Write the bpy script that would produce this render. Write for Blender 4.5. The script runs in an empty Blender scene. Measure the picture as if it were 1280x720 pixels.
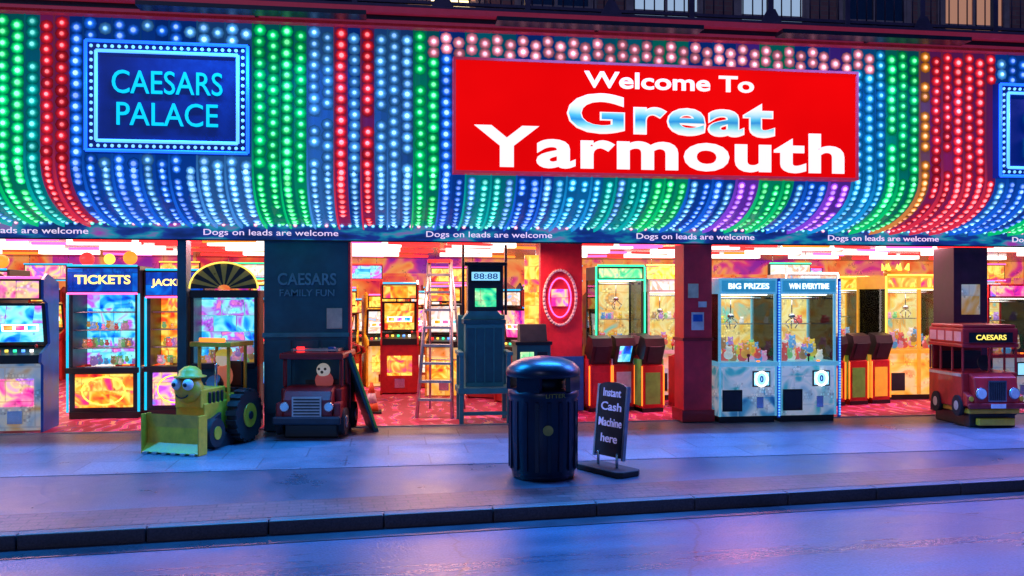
import bpy, bmesh, math, random
from mathutils import Matrix, Vector
random.seed(7)
S=bpy.context.scene
S.view_settings.view_transform='Standard'; S.view_settings.look='None'; S.view_settings.exposure=0
rad=math.radians

# ------------------------------------------------------------ materials
def newmat(name):
    m=bpy.data.materials.new(name); m.use_nodes=True
    nt=m.node_tree
    return m,nt,nt.nodes['Principled BSDF']
def nosample(m):
    try: m.cycles.emission_sampling='NONE'
    except Exception: pass
    return m
def mat(name,col,rough=.5,metal=0,emit=None,es=0,var=.35,nscale=6,bump=.0,coat=0):
    m,nt,p=newmat(name)
    tc=nt.nodes.new('ShaderNodeTexCoord'); n=nt.nodes.new('ShaderNodeTexNoise')
    n.inputs['Scale'].default_value=nscale; n.inputs['Detail'].default_value=6; n.inputs['Roughness'].default_value=.65
    nt.links.new(tc.outputs['Object'],n.inputs['Vector'])
    r=nt.nodes.new('ShaderNodeValToRGB')
    r.color_ramp.elements[0].position=.3; r.color_ramp.elements[1].position=.7
    r.color_ramp.elements[0].color=(*[c*(1-var) for c in col],1)
    r.color_ramp.elements[1].color=(*[min(1,c*(1+var*.3)) for c in col],1)
    nt.links.new(n.outputs['Fac'],r.inputs['Fac']); nt.links.new(r.outputs['Color'],p.inputs['Base Color'])
    mr=nt.nodes.new('ShaderNodeMapRange'); mr.inputs['To Min'].default_value=max(.03,rough-.12); mr.inputs['To Max'].default_value=min(1,rough+.15)
    nt.links.new(n.outputs['Fac'],mr.inputs['Value']); nt.links.new(mr.outputs[0],p.inputs['Roughness'])
    p.inputs['Metallic'].default_value=metal
    p.inputs['Coat Weight'].default_value=coat
    if emit:
        p.inputs['Emission Color'].default_value=(*emit,1); p.inputs['Emission Strength'].default_value=es; nosample(m)
    if bump:
        b=nt.nodes.new('ShaderNodeBump'); b.inputs['Strength'].default_value=bump; b.inputs['Distance'].default_value=.02
        nt.links.new(n.outputs['Fac'],b.inputs['Height']); nt.links.new(b.outputs['Normal'],p.inputs['Normal'])
    return m
def glow(name,col,s,dark=False):
    return mat(name,[min(.8,c)*(.08 if dark else 1) for c in col],.4,emit=col,es=s,var=.05)
def attrmat(name,es,dif=.5,rough=.35,spec=.5):
    m,nt,p=newmat(name)
    a=nt.nodes.new('ShaderNodeAttribute'); a.attribute_name='Col'
    nt.links.new(a.outputs['Color'],p.inputs['Emission Color']); p.inputs['Emission Strength'].default_value=es
    mx=nt.nodes.new('ShaderNodeVectorMath'); mx.operation='SCALE'; mx.inputs['Scale'].default_value=dif
    nt.links.new(a.outputs['Color'],mx.inputs[0]); nt.links.new(mx.outputs[0],p.inputs['Base Color'])
    p.inputs['Roughness'].default_value=rough; p.inputs['Specular IOR Level'].default_value=spec
    return m
def pattern(name,cols,cell,es,ns=3.0,joint=-.35):
    m,nt,p=newmat(name); L=nt.links.new
    tc=nt.nodes.new('ShaderNodeTexCoord'); oi=nt.nodes.new('ShaderNodeObjectInfo')
    sx=nt.nodes.new('ShaderNodeSeparateXYZ'); L(tc.outputs['Object'],sx.inputs[0])
    xy=nt.nodes.new('ShaderNodeMath'); xy.operation='ADD'; L(sx.outputs['X'],xy.inputs[0]); L(sx.outputs['Y'],xy.inputs[1])
    cb=nt.nodes.new('ShaderNodeCombineXYZ'); L(xy.outputs[0],cb.inputs['X']); L(sx.outputs['Z'],cb.inputs['Y'])
    sc=nt.nodes.new('ShaderNodeVectorMath'); sc.operation='SCALE'; sc.inputs[0].default_value=(13.37,7.71,19)
    L(oi.outputs['Random'],sc.inputs['Scale'])
    ad=nt.nodes.new('ShaderNodeVectorMath'); ad.operation='ADD'; L(cb.outputs[0],ad.inputs[0]); L(sc.outputs[0],ad.inputs[1])
    n=nt.nodes.new('ShaderNodeTexNoise'); n.inputs['Scale'].default_value=ns; n.inputs['Detail'].default_value=1.5; n.inputs['Distortion'].default_value=1.8
    L(ad.outputs[0],n.inputs['Vector'])
    b=nt.nodes.new('ShaderNodeTexBrick'); b.inputs['Scale'].default_value=1; b.inputs['Brick Width'].default_value=cell[0]; b.inputs['Row Height'].default_value=cell[1]
    b.inputs['Mortar Size'].default_value=min(cell)*.03; b.inputs['Color1'].default_value=(0,0,0,1); b.inputs['Color2'].default_value=(1,1,1,1); b.inputs['Mortar'].default_value=(.5,.5,.5,1)
    b.offset=.35; L(ad.outputs[0],b.inputs['Vector'])
    m1=nt.nodes.new('ShaderNodeMath'); m1.operation='MULTIPLY_ADD'; m1.inputs[1].default_value=1.5; m1.inputs[2].default_value=-.45; L(n.outputs['Fac'],m1.inputs[0])
    m2=nt.nodes.new('ShaderNodeMath'); m2.operation='MULTIPLY_ADD'; m2.inputs[1].default_value=.5; L(b.outputs['Color'],m2.inputs[0]); L(m1.outputs[0],m2.inputs[2])
    r=nt.nodes.new('ShaderNodeValToRGB'); els=r.color_ramp.elements
    while len(els)<len(cols): els.new(.5)
    for i,c in enumerate(cols): els[i].position=i/(len(cols)-1); els[i].color=(*c,1)
    L(m2.outputs[0],r.inputs['Fac'])
    b2=nt.nodes.new('ShaderNodeTexBrick'); b2.inputs['Scale'].default_value=1; b2.inputs['Brick Width'].default_value=.035; b2.inputs['Row Height'].default_value=.04
    b2.inputs['Mortar Size'].default_value=.006; b2.inputs['Color1'].default_value=(1.5,1.5,1.4,1); b2.inputs['Color2'].default_value=(.5,.5,.55,1); b2.inputs['Mortar'].default_value=(.85,.85,.85,1)
    L(ad.outputs[0],b2.inputs['Vector'])
    n2=nt.nodes.new('ShaderNodeTexNoise'); n2.inputs['Scale'].default_value=5; L(ad.outputs[0],n2.inputs['Vector'])
    st=nt.nodes.new('ShaderNodeMapRange'); st.inputs['From Min'].default_value=.56; st.inputs['From Max'].default_value=.6; L(n2.outputs['Fac'],st.inputs['Value'])
    mx=nt.nodes.new('ShaderNodeMix'); mx.data_type='RGBA'; mx.blend_type='MULTIPLY'
    L(st.outputs[0],mx.inputs[0]); L(r.outputs['Color'],mx.inputs[6]); L(b2.outputs['Color'],mx.inputs[7])
    mo=nt.nodes.new('ShaderNodeMath'); mo.operation='MULTIPLY_ADD'; mo.inputs[1].default_value=joint; mo.inputs[2].default_value=1; L(b.outputs['Fac'],mo.inputs[0])
    ml=nt.nodes.new('ShaderNodeVectorMath'); ml.operation='SCALE'; L(mx.outputs[2],ml.inputs[0]); L(mo.outputs[0],ml.inputs['Scale'])
    L(ml.outputs[0],p.inputs['Emission Color']); p.inputs['Emission Strength'].default_value=es
    bs=nt.nodes.new('ShaderNodeVectorMath'); bs.operation='SCALE'; bs.inputs['Scale'].default_value=.35 if es>.5 else .9
    L(ml.outputs[0],bs.inputs[0]); L(bs.outputs[0],p.inputs['Base Color']); p.inputs['Roughness'].default_value=.25
    return nosample(m)
def glassmat():
    m,nt,p=newmat('cabinet_glass'); nt.nodes.remove(p)
    t=nt.nodes.new('ShaderNodeBsdfTransparent'); t.inputs[0].default_value=(.93,.97,.97,1)
    g=nt.nodes.new('ShaderNodeBsdfGlossy'); g.inputs['Roughness'].default_value=.05
    f=nt.nodes.new('ShaderNodeFresnel'); mx=nt.nodes.new('ShaderNodeMixShader')
    nt.links.new(f.outputs[0],mx.inputs[0]); nt.links.new(t.outputs[0],mx.inputs[1]); nt.links.new(g.outputs[0],mx.inputs[2])
    nt.links.new(mx.outputs[0],nt.nodes['Material Output'].inputs[0]); return m
GL=glassmat()
BLACK=mat('black_plastic',(.015,.016,.02),.35)
DARK=mat('dark_metal',(.03,.035,.05),.4,.3)
CHROME=mat('chrome',(.7,.72,.75),.18,1)
ALU=mat('aluminium',(.55,.57,.6),.35,.9)
RED=mat('red_paint',(.65,.02,.025),.35,coat=.3)
REDW=mat('red_wall_paint',(.8,.03,.06),.45,nscale=3)
DRED=mat('dark_red_paint',(.35,.015,.02),.4,coat=.2)
YEL=mat('yellow_paint',(.85,.48,.03),.4,coat=.2)
YELL=mat('lit_yellow_panel',(.85,.5,.04),.4,emit=(1,.5,.05),es=.35)
CREAM=mat('cream_paint',(.75,.68,.5),.4)
WHITE=mat('white_paint',(.75,.76,.8),.4)
CYANP=mat('cyan_panel',(.1,.55,.7),.35,emit=(.05,.5,.75),es=.3)
TEAL=mat('teal_painted_timber',(.05,.3,.33),.5,nscale=4,bump=.15)
TEALD=mat('dark_teal_wall',(.012,.13,.17),.5,nscale=3,bump=.1)
NAVY=mat('dark_bin_plastic',(.005,.01,.032),.3,nscale=5)
RUBBER=mat('rubber',(.02,.02,.022),.75)
GREENP=mat('green_plastic',(.2,.65,.1),.35)
GOLD=mat('gold_trim',(.7,.45,.1),.3,.6)
BLUEP=mat('blue_paint',(.02,.15,.6),.4)
SCR1=pattern('screen_blue',[(.0,.02,.25),(0,.12,.9),(.03,.5,1),(.3,1,1),(.5,.1,.9),(1,.25,.6)],(.3,.22),1.2)
SCR2=pattern('screen_warm',[(.5,.0,.02),(1,.08,.02),(1,.4,.02),(1,.8,.15),(1,.25,.03),(.8,.03,.2)],(.28,.2),1.2)
SCR3=pattern('screen_green',[(.0,.1,.12),(0,.5,.3),(.1,1,.4),(.8,1,.5),(0,.6,.7)],(.25,.2),1.0)
SCR4=pattern('screen_pink',[(.2,.01,.4),(.9,.03,.35),(1,.2,.45),(1,.7,.3),(.6,.08,.9),(.05,.25,1)],(.3,.24),1.15)
SCR5=pattern('screen_white',[(1,.35,.06),(1,.75,.3),(1,.95,.8),(.9,.95,1),(1,.5,.25),(.3,.6,1)],(.3,.2),1.0)
PRINT=pattern('printed_panel',[(.5,.1,.07),(.85,.5,.12),(.85,.85,.7),(.6,.75,.8),(.15,.45,.7)],(.5,.35),.22,2,-.15)
PRINTB=pattern('printed_panel_blue',[(.02,.15,.4),(.1,.45,.7),(.6,.8,.88),(.8,.88,.9),(.1,.6,.65),(.05,.3,.5)],(.6,.4),.25,2,-.1)
PRINTY=pattern('printed_panel_yellow',[(.8,.1,.03),(1,.45,.03),(1,.7,.1),(1,.85,.4),(.9,.35,.05)],(.6,.4),.45,2,-.1)
BACKW=pattern('cabinet_back_print',[(.9,.08,.06),(1,.35,.05),(1,.7,.15),(1,.88,.4),(1,.5,.1),(.2,.7,.6)],(.6,.45),.8,2,-.1)
G_CY=glow('neon_cyan',(.0,.6,1),1.15,True); G_BL=glow('neon_blue',(.01,.1,1),2.4); G_BL2=glow('led_blue',(.08,.3,1),2.4)
G_GR=glow('neon_green',(.03,1,.4),1.7); G_RD=glow('neon_red',(1,.02,.02),3); G_OR=glow('neon_orange',(1,.2,.02),2)
G_YE=glow('lamp_yellow',(1,.75,.1),1.4); G_WH=glow('tube_white',(1,.93,.85),2.8); G_PK=glow('neon_pink',(1,.1,.4),2.2)
G_LCD=glow('lcd_blue',(.3,.75,1),1.0)
TOY=nosample(attrmat('plush_toys',.35,.8,.7))  # plush glows slightly, emission standing in for cabinet lighting
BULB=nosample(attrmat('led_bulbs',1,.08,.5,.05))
PANEL=nosample(attrmat('fascia_panels',1,.25,.35,.12))

# ------------------------------------------------------------ builder
class B:
    def __init__(s):
        s.bm=bmesh.new(); s.ms=[]; s.M=Matrix(); s.cl=s.bm.verts.layers.float_color.new('Col'); s.col=(1,1,1,1)
    def mi(s,m):
        if m not in s.ms: s.ms.append(m)
        return s.ms.index(m)
    def v(s,p):
        v=s.bm.verts.new(s.M@Vector(p)); v[s.cl]=s.col; return v
    def f(s,vs,m,sm=False):
        try: f=s.bm.faces.new(vs)
        except ValueError: return
        f.material_index=s.mi(m); f.smooth=sm
    def box(s,x0,x1,y0,y1,z0,z1,m):
        v=[s.v((x,y,z)) for z in (z0,z1) for y in (y0,y1) for x in (x0,x1)]
        for q in ((0,2,3,1),(4,5,7,6),(0,1,5,4),(2,6,7,3),(0,4,6,2),(1,3,7,5)): s.f([v[i] for i in q],m)
    def prism(s,pts,ax,a0,a1,m):
        def mk(p,a):
            return {'x':(a,p[0],p[1]),'y':(p[0],a,p[1]),'z':(p[0],p[1],a)}[ax]
        A=[s.v(mk(p,a0)) for p in pts]; C=[s.v(mk(p,a1)) for p in pts]; n=len(pts)
        s.f(A[::-1],m); s.f(C,m)
        for i in range(n): s.f([A[i],A[(i+1)%n],C[(i+1)%n],C[i]],m)
    def cyl(s,p0,p1,r,m,r1=None,seg=14,sm=True):
        p0=Vector(p0);p1=Vector(p1); r1=r if r1 is None else r1
        d=(p1-p0).normalized(); a=d.orthogonal().normalized(); b=d.cross(a)
        A=[];C=[]
        for i in range(seg):
            t=2*math.pi*i/seg; o=a*math.cos(t)+b*math.sin(t)
            A.append(s.v(p0+o*r)); C.append(s.v(p1+o*r1))
        s.f(A[::-1],m); s.f(C,m)
        for i in range(seg): s.f([A[i],A[(i+1)%seg],C[(i+1)%seg],C[i]],m,sm)
    def lathe(s,prof,c,m,seg=28,sm=True):
        R=[]
        for r,z in prof:
            R.append([s.v((c[0]+r*math.cos(2*math.pi*i/seg),c[1]+r*math.sin(2*math.pi*i/seg),c[2]+z)) for i in range(seg)])
        for k in range(len(R)-1):
            for i in range(seg):
                j=(i+1)%seg; s.f([R[k][i],R[k][j],R[k+1][j],R[k+1][i]],m,sm)
        s.f(R[0][::-1],m); s.f(R[-1],m)
    def sph(s,c,r,m,sc=(1,1,1),seg=12,ring=8):
        rows=[]
        for k in range(1,ring):
            a=math.pi*k/ring
            rows.append([s.v((c[0]+r*sc[0]*math.sin(a)*math.cos(2*math.pi*i/seg),c[1]+r*sc[1]*math.sin(a)*math.sin(2*math.pi*i/seg),c[2]+r*sc[2]*math.cos(a))) for i in range(seg)])
        t=s.v((c[0],c[1],c[2]+r*sc[2])); b=s.v((c[0],c[1],c[2]-r*sc[2]))
        for i in range(seg):
            j=(i+1)%seg
            s.f([t,rows[0][i],rows[0][j]],m,True); s.f([rows[-1][j],rows[-1][i],b],m,True)
            for k in range(len(rows)-1): s.f([rows[k][i],rows[k+1][i],rows[k+1][j],rows[k][j]],m,True)
    def ring(s,c,rx,rz,t,m,n=32,a0=0,a1=2*math.pi):
        for i in range(n):
            a=a0+(a1-a0)*i/n; a2=a0+(a1-a0)*(i+1)/n
            s.cyl((c[0]+rx*math.cos(a),c[1],c[2]+rz*math.sin(a)),(c[0]+rx*math.cos(a2),c[1],c[2]+rz*math.sin(a2)),t,m,seg=6)
    def mesh(s,name):
        bmesh.ops.recalc_face_normals(s.bm,faces=s.bm.faces)
        me=bpy.data.meshes.new(name); s.bm.to_mesh(me); s.bm.free()
        for m in s.ms: me.materials.append(m)
        return me
    def done(s,name,parent=None,loc=(0,0,0),rz=0,bev=0):
        o=bpy.data.objects.new(name,s.mesh(name)); S.collection.objects.link(o)
        o.location=loc; o.rotation_euler=(0,0,rz)
        if parent: o.parent=parent
        if bev:
            b=o.modifiers.new('bevel','BEVEL'); b.width=bev; b.segments=2; b.limit_method='ANGLE'; b.angle_limit=rad(50)
        return o
def empty(name,loc=(0,0,0),rz=0):
    o=bpy.data.objects.new(name,None); S.collection.objects.link(o); o.location=loc; o.rotation_euler=(0,0,rz); o.empty_display_size=.2; return o
def text(name,body,w,h,loc,m,parent=None,off=0.0,ext=.01,rot=0,spacing=1):
    cu=bpy.data.curves.new(name,'FONT'); cu.body=body; cu.offset=off; cu.extrude=.02; cu.resolution_u=4; cu.space_character=spacing
    o=bpy.data.objects.new(name,cu); S.collection.objects.link(o)
    bpy.context.view_layer.update()
    me=bpy.data.meshes.new_from_object(o.evaluated_get(bpy.context.evaluated_depsgraph_get()))
    bpy.data.objects.remove(o); 
    xs=[v.co.x for v in me.vertices]; ys=[v.co.y for v in me.vertices]
    cx=(min(xs)+max(xs))/2; cy=(min(ys)+max(ys))/2; sx=w/(max(xs)-min(xs)); sy=h/(max(ys)-min(ys))
    for v in me.vertices:
        x,y,z=v.co; v.co=((x-cx)*sx,-z/.02*ext,(y-cy)*sy)
    me.materials.clear(); me.materials.append(m); me.name=name
    n=bpy.data.objects.new(name,me); S.collection.objects.link(n); n.location=loc; n.rotation_euler=(0,0,rot)
    if parent: n.parent=parent
    return n

# ------------------------------------------------------------ ground, road, pavement
KA=math.atan(.084)
def kerb_y(x): return -4.44+.084*x
def groundmat(name,col,rough,scale,brick=None,bump=.3,spec=.5,patch=.4,cracks=False,stretch=(1,1,1),gum=False):
    m,nt,p=newmat(name)
    tc=nt.nodes.new('ShaderNodeTexCoord'); L=nt.links.new
    mp=nt.nodes.new('ShaderNodeMapping'); mp.inputs['Scale'].default_value=stretch; L(tc.outputs['Object'],mp.inputs[0])
    n1=nt.nodes.new('ShaderNodeTexNoise'); n1.inputs['Scale'].default_value=.7; n1.inputs['Detail'].default_value=8; n1.inputs['Roughness'].default_value=.7
    n2=nt.nodes.new('ShaderNodeTexNoise'); n2.inputs['Scale'].default_value=scale; n2.inputs['Detail'].default_value=5
    L(mp.outputs[0],n1.inputs['Vector']); L(tc.outputs['Object'],n2.inputs['Vector'])
    r=nt.nodes.new('ShaderNodeValToRGB'); r.color_ramp.elements[0].position=.32; r.color_ramp.elements[1].position=.72
    r.color_ramp.elements[0].color=(*[c*(1-patch) for c in col],1); r.color_ramp.elements[1].color=(*[c*(1+patch) for c in col],1)
    L(n1.outputs['Fac'],r.inputs['Fac'])
    mx=nt.nodes.new('ShaderNodeMix'); mx.data_type='RGBA'; mx.blend_type='OVERLAY'; mx.inputs[0].default_value=.85
    L(r.outputs['Color'],mx.inputs[6]); L(n2.outputs['Fac'],mx.inputs[7])
    out=mx.outputs[2]; h=n2.outputs['Fac']
    if brick:
        b=nt.nodes.new('ShaderNodeTexBrick'); b.inputs['Scale'].default_value=1; b.inputs['Brick Width'].default_value=brick[0]; b.inputs['Row Height'].default_value=brick[1]
        b.inputs['Mortar Size'].default_value=.008; b.inputs['Color1'].default_value=(1,1,1,1); b.inputs['Color2'].default_value=(.72,.72,.75,1); b.inputs['Mortar'].default_value=(.3,.3,.3,1)
        L(tc.outputs['Object'],b.inputs['Vector'])
        m2=nt.nodes.new('ShaderNodeMix'); m2.data_type='RGBA'; m2.blend_type='MULTIPLY'; m2.inputs[0].default_value=.85
        L(out,m2.inputs[6]); L(b.outputs['Color'],m2.inputs[7]); out=m2.outputs[2]
    if gum:
        vg=nt.nodes.new('ShaderNodeTexVoronoi'); vg.inputs['Scale'].default_value=2.3; L(tc.outputs['Object'],vg.inputs['Vector'])
        mg=nt.nodes.new('ShaderNodeMapRange'); mg.inputs['From Min'].default_value=.045; mg.inputs['From Max'].default_value=.06; mg.inputs['To Min'].default_value=.45; L(vg.outputs['Distance'],mg.inputs['Value'])
        vs=nt.nodes.new('ShaderNodeVectorMath'); vs.operation='SCALE'; L(out,vs.inputs[0]); L(mg.outputs[0],vs.inputs['Scale']); out=vs.outputs[0]
    if cracks:
        n3=nt.nodes.new('ShaderNodeTexNoise'); n3.inputs['Scale'].default_value=1.5; n3.inputs['Detail'].default_value=6; L(tc.outputs['Object'],n3.inputs['Vector'])
        am=nt.nodes.new('ShaderNodeVectorMath'); am.operation='MULTIPLY_ADD'; am.inputs[1].default_value=(.6,.6,0); L(n3.outputs['Color'],am.inputs[0]); L(tc.outputs['Object'],am.inputs[2])
        vo=nt.nodes.new('ShaderNodeTexVoronoi'); vo.feature='DISTANCE_TO_EDGE'; vo.inputs['Scale'].default_value=.28; L(am.outputs[0],vo.inputs['Vector'])
        mr0=nt.nodes.new('ShaderNodeMapRange'); mr0.inputs['From Max'].default_value=.004; mr0.inputs['To Min'].default_value=.5; L(vo.outputs['Distance'],mr0.inputs['Value'])
        vs=nt.nodes.new('ShaderNodeVectorMath'); vs.operation='SCALE'; L(out,vs.inputs[0]); L(mr0.outputs[0],vs.inputs['Scale']); out=vs.outputs[0]
    L(out,p.inputs['Base Color'])
    mr=nt.nodes.new('ShaderNodeMapRange'); mr.inputs['From Min'].default_value=.3; mr.inputs['From Max'].default_value=.7
    mr.inputs['To Min'].default_value=rough-.12; mr.inputs['To Max'].default_value=rough+.15
    L(n1.outputs['Fac'],mr.inputs['Value']); L(mr.outputs[0],p.inputs['Roughness'])
    bp=nt.nodes.new('ShaderNodeBump'); bp.inputs['Strength'].default_value=bump; bp.inputs['Distance'].default_value=.006
    L(h,bp.inputs['Height']); L(bp.outputs['Normal'],p.inputs['Normal'])
    p.inputs['Specular IOR Level'].default_value=spec
    return m
ASPH=groundmat('wet_asphalt',(.03,.085,.15),.3,55,bump=.5,spec=.45,patch=.4,cracks=True,stretch=(.18,1.6,1))
PAVE=groundmat('pavement_slabs',(.17,.19,.25),.36,50,(.9,.6),spec=.5,patch=.3,gum=True)
PAVE2=groundmat('pavement_tarmac',(.06,.075,.11),.34,60,spec=.5,cracks=True,patch=.35,gum=True)
REDB=groundmat('red_block_paving',(.2,.07,.08),.4,60,(.2,.1),spec=.5)
KERBM=groundmat('kerb_granite',(.09,.065,.075),.5,60)
GRND=groundmat('ground_mat',(.06,.065,.07),.7,10)
b=B(); b.box(-400,400,-400,400,-.5,-.125,GRND); b.done('ground')
b=B(); b.box(-60,60,-9.5,-.06,-.12,-.105,ASPH); b.done('road',loc=(0,-4.44,0),rz=KA)
b=B(); b.box(-60,60,-15,-9.8,-.12,0,PAVE2); b.done('far_pavement',loc=(0,-4.44,0),rz=KA)
b=B(); pv=[(-40,kerb_y(-40)),(50,kerb_y(50)),(50,9),(-40,9)]
b.prism(pv,'z',-.12,0,PAVE2); b.done('pavement')
b=B(); b.prism([(-40,-2.75),(50,-2.1),(50,.34),(-40,.34)],'z',.0005,.005,PAVE); b.done('forecourt_paving')
b=B(); b.box(-30,40,.065,.62,.0006,.0045,REDB); b.done('block_paving_strip',loc=(0,-4.44,0),rz=KA)
b=B(); x=-30
while x<30:
    b.box(x,x+.9,-.07,.06,-.12,.006,KERBM); x+=.908
b.done('kerb',loc=(0,-4.44,0),rz=KA,bev=.012)
b=B(); b.box(-30,30,-.33,-.07,-.1045,-.1,groundmat('gutter_tarmac',(.03,.04,.06),.3,60)); b.done('gutter_strip',loc=(0,-4.44,0),rz=KA)

# ------------------------------------------------------------ arcade building
BLD=empty('arcade_building')
CARP,nt,p=newmat('patterned_carpet'); tc=nt.nodes.new('ShaderNodeTexCoord')
v=nt.nodes.new('ShaderNodeTexVoronoi'); v.inputs['Scale'].default_value=5; sp=nt.nodes.new('ShaderNodeSeparateColor')
r=nt.nodes.new('ShaderNodeValToRGB'); r.color_ramp.interpolation='CONSTANT'
w=nt.nodes.new('ShaderNodeTexWave'); w.inputs['Scale'].default_value=1.3; w.inputs['Distortion'].default_value=9; w.inputs['Detail'].default_value=2
mth=nt.nodes.new('ShaderNodeMath'); mth.operation='MULTIPLY'
nt.links.new(tc.outputs['Object'],v.inputs['Vector']); nt.links.new(tc.outputs['Object'],w.inputs['Vector'])
nt.links.new(v.outputs['Color'],sp.inputs[0]); nt.links.new(sp.outputs[0],mth.inputs[0]); nt.links.new(w.outputs['Fac'],mth.inputs[1])
nt.links.new(mth.outputs[0],r.inputs['Fac']); e=r.color_ramp.elements
for _ in range(3): e.new(.5)
for i,(ps,c) in enumerate([(0,(.4,.02,.09)),(.2,(.6,.04,.18)),(.38,(.18,.02,.28)),(.5,(.85,.5,.25)),(.62,(.75,.1,.45))]): e[i].position=ps; e[i].color=(*c,1)
nt.links.new(r.outputs['Color'],p.inputs['Base Color']); p.inputs['Roughness'].default_value=.6
b=B(); b.box(-10,16,.3,8.6,.001,.012,CARP); b.done('carpet',BLD)
b=B(); b.box(-10,16,.28,.3,.0,.02,ALU); b.done('threshold_strip',BLD)
CEIL=mat('ceiling_gloss_paint',(.4,.05,.07),.22); IWALL=mat('interior_wall',(.6,.12,.12),.6)
BACKP=pattern('back_wall_mural',[(.35,.0,.1),(.8,.03,.08),(1,.15,.04),(1,.4,.1),(.8,.05,.25),(.3,.02,.4)],(3,1.2),.75,1.0,0)
b=B(); b.box(-10,16,0.12,8.6,2.62,2.75,CEIL); b.done('ceiling',BLD)
b=B(); b.box(-10,16,8.6,8.8,0,2.62,BACKP); b.done('back_wall',BLD)
b=B(); b.box(-10.2,-10,.12,8.8,0,2.75,IWALL); b.box(16,16.2,.12,8.8,0,2.75,IWALL); b.done('side_walls',BLD)
b=B()
for i,xx in enumerate([x*.9-9 for x in range(27)]):
    m=[G_RD,G_RD,G_OR,G_RD,G_PK][i%5]
    for yy in (.8,1.7,2.6,4.2,6.0):
        if random.random()<.8: b.cyl((xx,yy,2.58),(xx+.8,yy+random.choice([0,.35,-.3]),2.58),.024,m,seg=6)
b.done('ceiling_neon_tubes',BLD)
b=B()
for xx in (-7.5,-5.8,-4.2,-2.2,-.3,1.5,3.4,5.2,7.0,8.7,10.5,12.5):
    for yy in (2.1,3.6,5.4): b.box(xx-.5,xx+.5,yy-.1,yy+.1,2.54,2.61,G_WH)
b.done('ceiling_light_panels',BLD)
SCR=[SCR2,SCR4,SCR2,SCR5,SCR1]; NE=[G_PK,G_CY,G_YE,G_GR,G_RD]
b=B()
for i in range(12):
    xx=-8.3+i*1.95+random.uniform(-.3,.3); yy=random.choice([4.0,5.0,6.6]); wd=random.uniform(.35,.6); zz=random.uniform(2.05,2.14)
    b.box(xx-wd,xx+wd,yy,yy+.08,zz,zz+.3,DARK); b.box(xx-wd+.02,xx+wd-.02,yy-.006,yy,zz+.02,zz+.28,SCR[i%5])
    b.cyl((xx-wd,yy-.02,zz-.01),(xx+wd,yy-.02,zz-.01),.013,NE[i%5],seg=6); b.cyl((xx-wd,yy-.02,zz+.31),(xx+wd,yy-.02,zz+.31),.013,NE[i%5],seg=6)
    for q in (-.8,.8): b.cyl((xx+q*wd,yy+.04,zz+.3),(xx+q*wd,yy+.04,2.61),.006,CHROME,seg=5)
b.done('hanging_lit_signs',BLD)

b=B(); b.box(4.09,4.5,.1,.5,.02,2.5,REDW); b.box(4.06,4.53,.07,.53,.02,.18,DRED); b.box(4.07,4.52,.08,.52,1.15,1.19,DRED)
b.box(4.2,4.38,.085,.1,1.3,1.55,WHITE); b.box(4.22,4.36,.08,.085,1.42,1.52,BLUEP); b.box(4.15,4.3,.085,.1,1.75,1.95,CREAM); b.box(4.3,4.42,.085,.1,1.62,1.7,WHITE); b.done('red_pillar',BLD,bev=.008)
b=B(); b.box(-1.6,-.52,.02,.5,.02,2.5,TEALD)
for k in range(3): b.box(-1.57+k*.35,-1.25+k*.35,.0,.02,.25,1.2,TEALD)
b.box(-1.62,-.5,-.0,.02,1.24,1.3,TEAL); b.box(-.52,-.49,.0,.5,.02,2.5,REDW); b.box(-.8,-.6,.005,.02,1.35,1.62,CREAM); b.done('teal_wall_panel',BLD,bev=.006)
text('wall_lettering','CAESARS',.75,.16,(-1.05,.012,2.0),mat('faded_lettering',(.12,.35,.42),.5),BLD,off=.02)
text('wall_lettering_small','FAMILY FUN',.7,.09,(-1.05,.012,1.82),mat('faded_lettering2',(.12,.35,.42),.5),BLD,off=.01)
b=B(); b.box(-2.68,-2.57,.02,.3,.02,2.5,TEALD); b.done('slim_pillar',BLD)
b=B(); b.box(8.33,8.88,.3,.8,.02,2.5,mat('dark_pillar',(.07,.02,.06),.4)); b.box(8.3,8.91,.27,.83,.02,.2,DARK); b.box(8.45,8.75,.285,.3,1.5,1.95,PRINT); b.done('dark_pillar',BLD,bev=.008)
b=B(); b.box(-6.1,-5.6,.02,.5,.02,2.5,TEALD); b.box(12.2,12.7,.02,.5,.02,2.5,REDW); b.done('end_pillars',BLD)
b=B(); b.box(2.3,2.95,1.5,1.9,.02,2.6,REDW); b.box(2.28,2.97,1.48,1.92,.02,.85,BLUEP)
b.box(2.06,2.28,1.52,1.54,.9,2.4,SCR2)
b.ring((2.6,1.47,1.75),.25,.42,.022,WHITE,40); b.ring((2.6,1.475,1.75),.17,.3,.012,G_PK,32)
b.box(2.47,2.73,1.48,1.5,1.62,1.88,SCR4); b.done('red_pillar_with_ring',BLD)

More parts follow.
